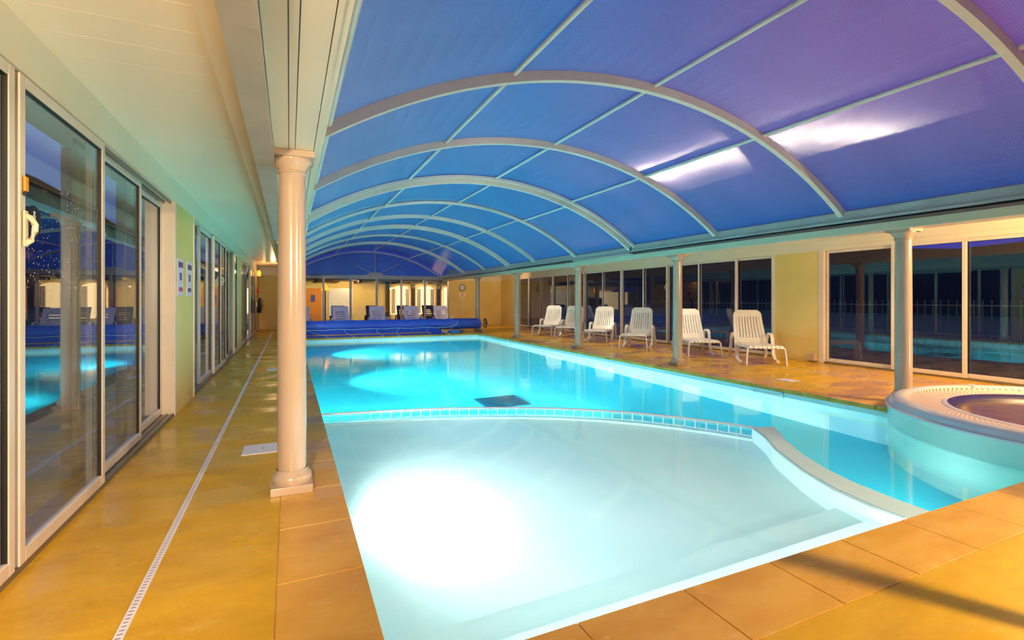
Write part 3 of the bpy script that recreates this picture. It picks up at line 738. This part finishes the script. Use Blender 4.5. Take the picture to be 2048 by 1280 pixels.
# far gable in the same sheet
go = empty('canopy_gable', (CX+.25, YF-.1, 2.2), label='half round translucent gable with fan struts above the far doors', cat='roof')
gz = 2.2
pts = [(CX+CR*math.sin(a)-CX-.25, 0, CZ+CR*math.cos(a)-gz) for a in [-.66+1.30*i/32 for i in range(33)]]
b = MB(); vs = [b.bm.verts.new(q) for q in pts]; c0 = b.bm.verts.new((0, 0, 0))
for k in range(32): b.bm.faces.new((c0, vs[k], vs[k+1]))
gs = b.build('gable_sheet', M_poly, go)
MB().sweep([(q[0], -.02, q[2]-.03) for q in pts], [(-.03, -.03), (.03, -.03), (.03, .03), (-.03, .03)], side=(0, 1, 0)).build('gable_rib', M_rail, go)
for an in (0, 1.02, -1.02):
    L_ = 1.05 if an == 0 else 1.0
    MB().tube([(0, -.02, 0), (L_*math.sin(an)*1.25, -.02, L_*math.cos(an))], .016, 8).build('strut', M_rail, go)
MB().prism([(.34*math.cos(PI*k/16), .11*math.sin(PI*k/16)) for k in range(17)], -.02, .02).build('hub', M_rail, go).rotation_euler = (PI/2, 0, 0)

# ------------------------------------------------------------------ loungers
def slatted_panel(w0, w1, L, n, th=.022, crown=.02, axis='v', slot=.35):
    """panel from (0) to (L) with n real slots running lengthwise ('v') or crosswise ('h'); local u across, v along; returns list of boxes as (u0,u1,v0,v1)"""
    return None
def make_lounger_fluted():
    o = empty('sun_lounger')
    # +X local is toward the head end; foot end at x=0. widths along Y
    zs = .31
    # seat: outer frame + lengthwise slats, gently dished
    s = MB(); Ls = 1.22; W_ = .29
    prof = [(0.0, .30), (.03, .335), (.2, .335), (.6, .32), (1.0, .31), (Ls, .31)]
    for y0, y1 in [(-W_, -W_+.05), (W_-.05, W_)] + [(-.22+.0733*k, -.22+.0733*k+.052) for k in range(6)]:
        s.sweep([(x, (y0+y1)/2, z) for x, z in prof], [(-(y1-y0)/2, -.012), ((y1-y0)/2, -.012), ((y1-y0)/2, .012), (-(y1-y0)/2, .012)], side=(0, 1, 0))
    s.box(0.02, .11, -W_, W_, .30, .332, .006); s.box(Ls-.07, Ls, -W_, W_, .292, .322, .006); s.box(.6, .65, -W_, W_, .3, .318)
    s.build('seat', M_white, o)
    # side skirts of the seat
    # backrest
    b = MB(); th = math.radians(62); L = .74
    def bp(u, v, t=0):   # u across, v up the back
        bend = .05*math.sin(PI*min(v/L, 1))
        return (1.20 + v*math.cos(th) + bend*math.sin(th)*1 + t*math.sin(th), u, .32 + v*math.sin(th) - bend*math.cos(th)*.5 - t*math.cos(th))
    def halfw(v): 
        f = v/L
        w = .315 - .045*f
        if f > .86: w -= .10*((f-.86)/.14)**2
        return w
    nseg = 14
    def strip(fu0, fu1, v0, v1, n):
        vs = [v0+(v1-v0)*i/n for i in range(n+1)]
        pr = []
        for v in vs:
            h = halfw(v); pr.append([bp(fu0*h, v, -.011), bp(fu1*h, v, -.011), bp(fu1*h, v, .011), bp(fu0*h, v, .011)])
        R = [[b.bm.verts.new(q) for q in r] for r in pr]
        for A, B in zip(R, R[1:]):
            for j in range(4): b.bm.faces.new((A[j], A[(j+1) % 4], B[(j+1) % 4], B[j]))
        b.bm.faces.new(R[0]); b.bm.faces.new(R[-1])
    strip(-1, -.80, 0, L*.97, nseg); strip(.80, 1, 0, L*.97, nseg)
    for k in range(8):
        u0 = -.80+.2*k
        strip(u0+.022, u0+.178, .10, .60, 8)
    for k in range(6):
        strip(-1, 1, k*.018, (k+1)*.018, 1)
    for k in range(8): strip(-1, 1, .59+k*.0175, .59+(k+1)*.0175+.0001, 1)
    b.build('backrest', M_white, o)
    # arms: hooped bands each side (rear leg up, arm, front leg curling forward)
    for sg in (-1, 1):
        y = sg*.345
        pth = [(1.52, y*1.05, 0.0), (1.44, y, .2), (1.36, y, .38), (1.30, y, .47), (1.20, y, .505), (1.08, y, .505), (1.0, y, .485), (.955, y, .43), (.93, y, .33), (.90, y, .2), (.85, y, .09), (.76, y, .03), (.62, y, .012), (.52, y*.98, .012)]
        MB().sweep(pth, [(-.028, -.014), (.028, -.014), (.028, .014), (-.028, .014)], side=(0, 1, 0)).build('arm_hoop', M_white, o)
    for sg in (-1, 1):
        y = sg*.30
        MB().sweep([(.05, sg*.24, .32), (.045, sg*.285, .325), (.04, sg*.318, .30), (.025, sg*.335, .15), (.015, sg*.342, 0)], [(-.03, -.012), (.03, -.012), (.03, .012), (-.03, .012)], side=(1, 0, 0)).build('leg', M_white, o)
        MB().sweep([(1.05, sg*.24, .31), (1.12, sg*.25, .15), (1.18, sg*.25, 0)], [(-.022, -.012), (.022, -.012), (.022, .012), (-.022, .012)], side=(1, 0, 0)).build('leg', M_white, o)
        MB().sweep([(.03, sg*.29, .315), (.5, sg*.30, .30), (.95, sg*.33, .30)], [(-.012, -.02), (.012, -.02), (.012, .02), (-.012, .02)], side=(0, 1, 0)).build('side_rail', M_white, o)
    return o
# foot-end centre, direction toward the head
LG = [((7.83, 6.19), (.60, .80), 'nearest white lounger with fluted backrest at the right end of the row'),
      ((7.75, 7.55), (.50, .87), 'white fluted lounger partly hidden by a column, second from the right'),
      ((7.53, 9.60), (.74, .67), 'white fluted lounger third from the right, just left of the nearer column'),
      ((7.60, 11.33), (.72, .69), 'white fluted lounger fourth from the right, just right of the middle column'),
      ((7.70, 13.10), (.70, .71), 'white fluted lounger crossed by the middle column, fifth from the right'),
      ((7.42, 14.10), (.72, .69), 'white fluted lounger farthest left in the row along the right doors')]
proto = None
for (fx, fy), (dx, dy), lab in LG:
    if proto is None: proto = make_lounger_fluted(); o = proto
    else: o = copy_tree(proto)
    o.location = (fx, fy, 0); o.rotation_euler = (0, 0, math.atan2(dy, dx)); o.scale = (.93, .97, 1)
    tag(o, lab, 'sun lounger', 'white loungers along the right doors')

def make_lounger_slat(M_lilac=None):
    M_lilac = M_lilac or MATS['aged_white_plastic']
    o = empty('sun_lounger')
    s = MB(); W_ = .29
    s.box(0, 1.2, -W_, -W_+.05, .29, .33); s.box(0, 1.2, W_-.05, W_, .29, .33)
    for k in range(9): s.box(.02+k*.133, .02+k*.133+.1, -W_, W_, .3, .325)
    s.build('seat', M_lilac, o)
    b = MB(); th = math.radians(64)
    rot = Matrix.Rotation(-th, 3, 'Y')
    def P(v, u=0, t=0): return Vector((1.2, u, .32)) + Vector((math.cos(th)*v - math.sin(th)*t*-1, 0, math.sin(th)*v))
    Lb = .66
    for sg in (-1, 1):
        b.obox(P(Lb/2, sg*.235), (Lb, .11, .025), rot, .008)
    for v0, v1 in [(0, .12), (.145, .215), (.24, .31), (.335, .405), (.43, .66)]:
        b.obox(P((v0+v1)/2), (v1-v0, .46, .024), rot, .006)
    b.build('backrest', M_lilac, o)
    for sg in (-1, 1):
        y = sg*.34
        MB().sweep([(1.45, y, 0), (1.38, y, .3), (1.3, y, .45), (1.15, y, .49), (1.0, y, .47), (.93, y, .3), (.88, y, 0)], [(-.025, -.013), (.025, -.013), (.025, .013), (-.025, .013)], side=(0, 1, 0)).build('arm_hoop', M_lilac, o)
        MB().box(.02, .06, sg*.3-.02, sg*.3+.02, 0, .3).build('leg', M_lilac, o)
    return o
p2 = None
FL = [(.49, 'lilac white slatted lounger behind the cover roll, half hidden by the big column'), (1.86, 'second lilac white slatted lounger from the left behind the cover roll'),
      (3.22, 'middle lilac white slatted lounger behind the cover roll'), (4.56, 'fourth lilac white slatted lounger from the left behind the cover roll'),
      (5.78, 'rightmost lilac white slatted lounger behind the cover roll')]
for x, lab in FL:
    if p2 is None: p2 = make_lounger_slat(); o = p2
    else: o = copy_tree(p2)
    o.location = (x-.02, 18.35, 0); o.rotation_euler = (0, 0, math.radians(93))
    tag(o, lab, 'sun lounger', 'slatted loungers by the far doors')

p3 = None
M_blk = mat('black_resin', S(26, 24, 34), 0.45)
DL = [(1.43, 'black slatted lounger outside the far glass, behind the second lilac lounger'), (2.92, 'black slatted lounger outside the far glass, behind the middle lilac lounger'),
      (4.32, 'black slatted lounger outside the far glass, behind the fourth lilac lounger'), (5.52, 'black slatted lounger outside the far glass, behind the rightmost lilac lounger')]
for x, lab in DL:
    if p3 is None: p3 = make_lounger_slat(M_blk); o = p3
    else: o = copy_tree(p3)
    o.location = (x+.55, 21.9, -.05); o.rotation_euler = (0, 0, math.radians(90)); o.scale = (1, .95, 1.03)
    tag(o, lab, 'sun lounger', 'black loungers outside the far doors')
sl = empty('lounger_fill_housing', (.11, 13.86, 1.80), label='small unseen spotlight added on a left column for the far loungers', cat='lamp')
MB().cyl((0, 0, .05), (.05, 0, .05), .035, 14).build('housing', M_rail, sl, smooth=True)
MB().box(-.03, .0, -.015, .015, .03, .07).build('clamp', M_rail, sl)

# ------------------------------------------------------------------ pool cover roller
RY, RZ, RR = 17.08, .30, .19
cr = empty('cover_roller', (3.2, RY, 0), label='long rolled blue pool cover on a low reel at the far end', cat='pool cover')
b = MB(); n = 60; seg = 20; rings = []
for i in range(n+1):
    x = -3.15 + 6.36*i/n; r = RR*(1+.05*math.sin(i*.7)*math.sin(i*.23)) * (0.9 if i in (0, n) else 1)
    rings.append([b.bm.verts.new((x, r*math.cos(2*PI*j/seg)*(1+.03*math.sin(i+j)), RZ + r*math.sin(2*PI*j/seg))) for j in range(seg)])
for A, B in zip(rings, rings[1:]):
    for j in range(seg): b.bm.faces.new((A[j], A[(j+1) % seg], B[(j+1) % seg], B[j]))
b.bm.faces.new(rings[0]); b.bm.faces.new(rings[-1])
b.build('cover_roll', M_cover, cr, smooth=True)
MB().cyl((-3.4, 0, RZ), (3.4, 0, RZ), .03, 10).build('axle', M_rail, cr)
for sx in (-3.28, 3.28):
    s = MB(); s.box(sx-.02, sx+.02, -.02, .02, .03, RZ+.02); s.box(sx-.05, sx+.05, -.22, .22, 0, .045, .01)
    s.build('stand', M_rail, cr)
wh = MB()
wh.tube([(3.43, .16*math.cos(2*PI*k/20), RZ+.16*math.sin(2*PI*k/20)) for k in range(20)], .02, 8, closed=True)
for k in range(3):
    a = 2*PI*k/3+PI/2; wh.cyl((3.43, 0, RZ), (3.43, .15*math.cos(a), RZ+.15*math.sin(a)), .014, 6)
wh.cyl((3.43, .0, RZ+.0), (3.52, .0, RZ+.0), .02, 8)
wh.build('hand_wheel', M_black, cr)
# apron of cover hanging from the roll onto the deck
b = MB(); vs = []
for i in range(41):
    x = .12 + 4.75*i/40; w1 = .02*math.sin(i*.9)
    vs.append([b.bm.verts.new(q) for q in ((x, RY-.19, .24), (x, RY-.24, .12+w1), (x, RY-.36, .03+abs(w1)*.6), (x, RY-.60, .015+abs(w1)*.6), (x, RY-.93, .012+abs(w1)*.3))])
for A, B in zip(vs, vs[1:]):
    for j in range(4): b.bm.faces.new((A[j], A[j+1], B[j+1], B[j]))
o = b.build('cover_apron', M_cover, None, smooth=True)
sm = o.modifiers.new('thick', 'SOLIDIFY'); sm.thickness = .008; sm.offset = 1
tag(o, 'loose blue cover edge draping from the roll onto the far deck', 'pool cover')
b = MB()
for k, (x, y, z, a, l) in enumerate([(5.2, RY-.35, .05, .5, .32), (5.42, RY-.38, .06, -.3, .3), (5.6, RY-.3, .04, .9, .3), (5.3, RY-.45, .03, .1, .35)]):
    b.obox((x, y, z), (l, .14, .05), Matrix.Rotation(a, 3, 'Z') @ Matrix.Rotation(.3*((k % 2)*2-1), 3, 'X'), .02)
tag(b.build('folded_sheet', M_coverl, None), 'crumpled light blue sheet lying under the right end of the cover roll', 'sheet')
rp = empty('lacing_rope', (2.8, RY-.25, 0), label='pale cord looped along the blue cover with ties reaching the pool edge', cat='rope')
MB().tube([(-2.6+.2*k, -.01+.01*math.sin(k), .20+.012*math.sin(k*1.3)) for k in range(26)]+[(2.62, .0, .27), (2.7, .03, .36), (2.72, .06, .42)], .010, 6).build('cord', M_rope, rp)
for k, (x0, x1) in enumerate([(-2.3, -1.75), (-1.2, -1.0), (-.15, -.1), (.62, .4), (1.6, 1.45), (2.5, 2.1)]):
    MB().tube([(x0, 0, .20), ((x0+x1)/2-.03, -.2, .10), (x1, -.55, .04), (x1+.03, -.79, .03), (x1+.04, -.83, -.05)], .007, 6).build('tie', M_rope, rp)
tag(MB().tube([(.2, RY-.58, .055), (1.5, RY-.62, .055), (3, RY-.56, .055), (4.4, RY-.6, .055)], .018, 6).build('webbing_strap', M_yrope), 'orange yellow strap lying in front of the blue cover', 'strap')

# ------------------------------------------------------------------ small fixtures
# clock
ck = empty('wall_clock', (7.18, YF, 1.71), label='round black rimmed clock on the yellow far wall', cat='clock')
MB().lathe([(.14, 0), (.15, .012), (.15, .03), (.13, .036), (.125, .03)], seg=32).build('rim', M_black, ck, smooth=True).rotation_euler = (PI/2, 0, 0)
MB().lathe([(.128, .02), (.01, .021)], seg=32, close_top=True).build('face', M_clock, ck).rotation_euler = (PI/2, 0, 0)
for an, l in ((.9, .07), (2.2, .1)):
    MB().box(-.005, .005, -.028, -.024, -.01, l).build('hand', M_black, ck).rotation_euler = (0, an, 0)
for k in range(12):
    a = k*PI/6; MB().box(.105*math.sin(a)-.004, .105*math.sin(a)+.004, -.026, -.022, .105*math.cos(a)-.007, .105*math.cos(a)+.007).build('hour_mark', M_black, ck)
sg = empty('notice_board', (7.18, YF, 1.39), label='small pinkish notice under the clock on the far wall', cat='sign')
MB().box(-.15, .15, -.015, 0, -.11, .11).build('panel', M_signp, sg)
for k, (a, b_, z) in enumerate([(-.12, .12, .08), (-.05, .05, .02), (-.07, .07, -.03), (-.05, .04, -.07)]):
    MB().box(a, b_, -.018, -.015, z-.008, z+.008).build('text_line', M_red if k == 0 else M_bdark, sg)
tag(MB().box(7.10, 7.135, YF-.02, YF, 0.02, 1.28).build('cable_duct', M_cream), 'thin vertical duct on the far wall below the notice', 'duct')
# two notices on the left pier
for y, z, lab, c2 in ((6.28, 1.43, 'white notice with purple and magenta print beside the door jamb', M_magenta), (6.80, 1.43, 'white notice with purple print farther along the yellow pier', M_purple)):
    s = empty('notice', (XL, y, z), label=lab, cat='sign', group='notices on the left pier')
    MB().box(0, .008, -.15, .15, -.2, .2, .002).build('panel', M_sign, s)
    for k in range(6): MB().box(.008, .010, -.12+k*.042, -.12+k*.042+.028, .105, .165).build('letter', M_purple, s)
    MB().box(.008, .010, -.05, .05, -.03, .05).build('pictogram', M_purple, s)
    for k in range(5): MB().box(.008, .010, -.1+k*.042, -.1+k*.042+.028, -.15, -.105).build('letter', c2, s)
# red bell / extinguisher / lamp near far left corner
rb = empty('alarm_bell', (XL, 20.0, 1.48), label='round red alarm on the left wall near the far corner', cat='alarm')
MB().lathe([(.09, 0), (.09, .04), (.06, .06), (.01, .065)], seg=24, close_top=True).build('dome', M_red, rb, smooth=True).rotation_euler = (0, PI/2, 0)
ex = empty('fire_extinguisher', (XL+.09, 19.75, .7), label='dark slim extinguisher with hose hanging by the far left doors', cat='extinguisher')
MB().lathe([(.06, 0), (.07, .02), (.07, .4), (.03, .46), (.03, .5)], seg=20, close_bottom=True, close_top=True).build('cylinder', M_black, ex, smooth=True)
MB().box(-.02, .07, -.015, .015, .5, .54).build('lever', M_black, ex)
MB().tube([(.02, 0, .5), (.1, .03, .45), (.11, .04, .25), (.08, .04, .1)], .012, 6).build('hose', M_black, ex)
MB().box(-.09, -.06, -.03, .03, .2, .4).build('bracket', M_rail, ex)
wl = empty('wall_lantern', (XL, 19.5, 2.0), label='small glowing amber lantern high on the left wall at the far corner', cat='lamp')
MB().box(0, .05, -.03, .03, -.02, .2).build('back_plate', M_rail, wl)
MB().lathe([(.03, 0), (.055, .04), (.055, .14), (.03, .2)], seg=16, close_bottom=True, close_top=True).build('shade', M_amber, wl, smooth=True, loc=(.1, 0, 0))
lamp('lantern_light', 'POINT', (XL+.25, 19.5, 2.1), 1.5, (1, .5, .15), shadow_soft_size=.05)
# box by the right pier
o = MB().box(8.99, XR, 6.10, 6.24, .03, .17, .01).build('wall_box', M_colm)
tag(o, 'small white box low on the right yellow pier beside the near door', 'box')
# deck drains
def drain(x, y0, y1, w, lab):
    o = empty('drain_channel', (x, y0, 0), label=lab, cat='drain')
    MB().box(-w/2, w/2, 0, y1-y0, .0, .004).build('channel_frame', M_lilac, o)
    g = MB(); k = 0; y = .01; 
    while y < min(y1-y0, 5.0): g.box(-w/2+.008, w/2-.008, y, y+.005, .0042, .0052); y += .024
    g.build('slots', M_track, o)
drain(-.55, .6, 20.5, .032, 'long narrow white slotted drain down the left deck')
drain(7.82, 3.45, 9.0, .02, 'thin pale drain line along the right deck behind the hot tub')
def lid(x, y, w, h, rz, lab):
    o = empty('access_lid', (x, y, 0), rz, label=lab, cat='lid', group='deck access lids')
    MB().box(-w/2, w/2, -h/2, h/2, 0, .006, .002).build('plate', M_sign, o)
    for k in (-.02, .02): MB().cyl((0, k, .006), (0, k, .0075), .008, 12).build('screw', M_track, o)
lid(-.19, 4.41, .29, .27, 0, 'pale square lid in the left deck just beyond the big column')
lid(-.2, 9.25, .28, .25, 0, 'small pale lid farther along the left deck')
lid(6.68, 4.93, .22, .25, 0, 'pale square lid in the right deck near the hot tub')
for y, w_ in ((5.0, 'nearest'), (8.3, 'near middle'), (11.6, 'far middle'), (14.9, 'farthest')):
    o = empty('deck_fill', (7.8, y, 2.27), label='unseen fill light added over the %s part of the right deck' % w_, cat='lamp', group='added lights over the right deck')
    MB().lathe([(.06, .03), (.075, .03), (.075, 0), (.06, 0)], seg=24).build('trim_ring', M_rail, o, smooth=True)
# out-of-view lamps and a pole added to throw the band of shade on the near deck
def bulkhead(loc, lab):
    o = empty('warm_lamp', loc, label=lab, cat='lamp', group='warm ceiling lamps')
    MB().lathe([(.09, .0), (.09, .03), (.02, .05)], seg=24, close_top=True).build('housing', M_rail, o, smooth=True)
bulkhead((7.7, 1.2, 2.25), 'warm ceiling lamp above the right deck beside the hot tub')
bulkhead((-.5, -.9, 2.37), 'warm ceiling lamp above the left deck behind the camera')
up = empty('streak_housing', (8.54, -1.72, 0), label='unseen low light added behind the camera for the roof streak', cat='lamp')
MB().lathe([(.05, 0), (.05, .03), (.04, .045)], seg=20, close_bottom=True).build('housing', M_rail, up, smooth=True)
pole = empty('shadow_post', (2.84, .24, 0), label='slim steel post added just out of frame for its shadow on the near deck', cat='post')
MB().cyl((0, 0, .01), (0, 0, 1.7), .038, 16).build('pole', M_rail, pole); MB().cyl((0, 0, 0), (0, 0, .015), .09, 20).build('base_flange', M_rail, pole)

# ------------------------------------------------------------------ outside
g = MB(); g.box(-80, XL-.2, -60, 120, -.4, -.05); g.box(XR+.2, 90, -60, 120, -.4, -.05); g.box(XL-.2, XR+.2, YF+.3, 120, -.4, -.05)
g.struct('ground', M_ground)
def ridge(name, pts, depth, mt):
    b = MB(); f_ = [b.bm.verts.new((x, y, z)) for x, y, z in pts]; n = len(pts)
    lo = [b.bm.verts.new((x, y, -.3)) for x, y, z in pts]
    d = Vector(depth); bk = [b.bm.verts.new((x+d.x, y+d.y, -.3)) for x, y, z in pts]
    for i in range(n-1):
        b.bm.faces.new((lo[i], lo[i+1], f_[i+1], f_[i])); b.bm.faces.new((f_[i], f_[i+1], bk[i+1], bk[i]))
    return b.struct(name, mt)
ridge('hill', [(-90, -20, 30), (-80, 40, 34), (-56, 90, 26), (-45, 97, 24), (-35.8, 100, 20), (-31, 102, 17), (-27.2, 105, 14), (-20, 110, 10), (-10, 118, 7), (0, 120, 6)], (-30, 40, 0), M_hill)
ridge('hill_right', [(40, -40, 4), (44, -10, 6), (46, 20, 5), (50, 50, 8), (40, 80, 6)], (30, 0, 0), M_hill)
# picket fence right
fx = 12.6
fo = empty('picket_fence', (fx, 2, 0), label='thin grey picket fence outside the right glass doors', cat='fence')
for k in range(96):
    MB().box(-.008, .008, -.008, .008, .02, 1.18).build('picket', M_fence, fo, loc=(0, .14*k, 0))
MB().box(-.012, .012, -.02, 13.4, 1.05, 1.08).box(-.012, .012, -.02, 13.4, .12, .15).box(-.02, .02, -.02, .02, 0, 1.25).box(-.02, .02, 13.38, 13.42, 0, 1.25).build('fence_rails', M_fence, fo)
# neighbouring building behind the far doors
by = 27.2
bd = empty('clubhouse', (3, by, 0), label='warmly lit pale building with arched curtained windows beyond the far doors', cat='building')
MB().box(-8, 12, 0, .3, 0, 2.3).build('wall', M_bwall, bd)
MB().box(-8, 12, -2.4, .3, 2.12, 2.3).build('canopy_roof', M_bdark, bd)
for k in range(9): MB().box(-3.9+k*1.0, -3.8+k*1.0, -2.35, 0, 2.0, 2.12).build('rafter', M_bwall if k % 2 else M_bdark, bd)
MB().box(-1.15, .05, -.05, 0, .3, 1.75).build('panel', M_white, bd)
M_win = mat('lit_window', S(255, 226, 170), 0.5, emit=(S(255, 205, 140), 1.1))
def arch_pts(w, h): return [(-w/2, 0), (w/2, 0), (w/2, h-.25)] + [(w/2*math.cos(PI*k/10), h-.25+.25*math.sin(PI*k/10)) for k in range(1, 10)] + [(-w/2, h-.25)]
for i, x in enumerate((2.55, 3.95, 5.45)):
    wn = MB().prism(arch_pts(1.05, 1.55), 0, .04).build('window', M_win, bd, loc=(x, -.04, .35)); wn.rotation_euler = (PI/2, 0, 0)
    for s_ in (-1, 1):
        c = MB(); pts = [(s_*(.5-.045*k), .05+.03*(k % 2), 0) for k in range(6 if i < 2 else 2)]
        for a, b_ in zip(pts, pts[1:]): c.quad((a[0], a[1], .05), (b_[0], b_[1], .05), (b_[0], b_[1], 1.4), (a[0], a[1], 1.4))
        o = c.build('curtain', M_curt, bd, loc=(x, -.16, .35))
for x in (1.85, 3.25, 4.7): MB().box(x-.1, x+.1, -.12, 0, 0, 2.4).build('pier', M_bdark, bd)
MB().box(-2.3, -1.5, -.05, 0, 0, 1.75).build('door', M_orange, bd); MB().box(-2.0, -1.8, -.06, -.05, 1.05, 1.4).build('poster', M_bluep, bd)
MB().box(-3.4, -2.45, -.4, 0, 0, 1.25).build('counter', M_bdark, bd)
MB().box(-5.6, -3.3, -.06, 0, .5, 1.7).build('lit_panel', M_win, bd)
pu = empty('parasol', (-.45, 24.4, 0), label='purple parasol outside the far doors beside the big column', cat='parasol')
MB().cyl((0, 0, 0), (0, 0, 1.95), .025, 10).build('pole', M_rail, pu)
MB().lathe([(.95, 1.62), (.5, 1.83), (.02, 1.95)], seg=8, close_top=True).build('canopy', M_umb, pu)
tn = empty('lantern_finial', (1.55, 24.9, 0), label='small orange peaked lantern on a post outside the far doors', cat='lamp')
MB().cyl((0, 0, 0), (0, 0, 1.6), .03, 10).build('post', M_bdark, tn); MB().lathe([(.2, 1.6), (.02, 1.95)], seg=6, close_top=True, close_bottom=True).build('shade', M_amber, tn)
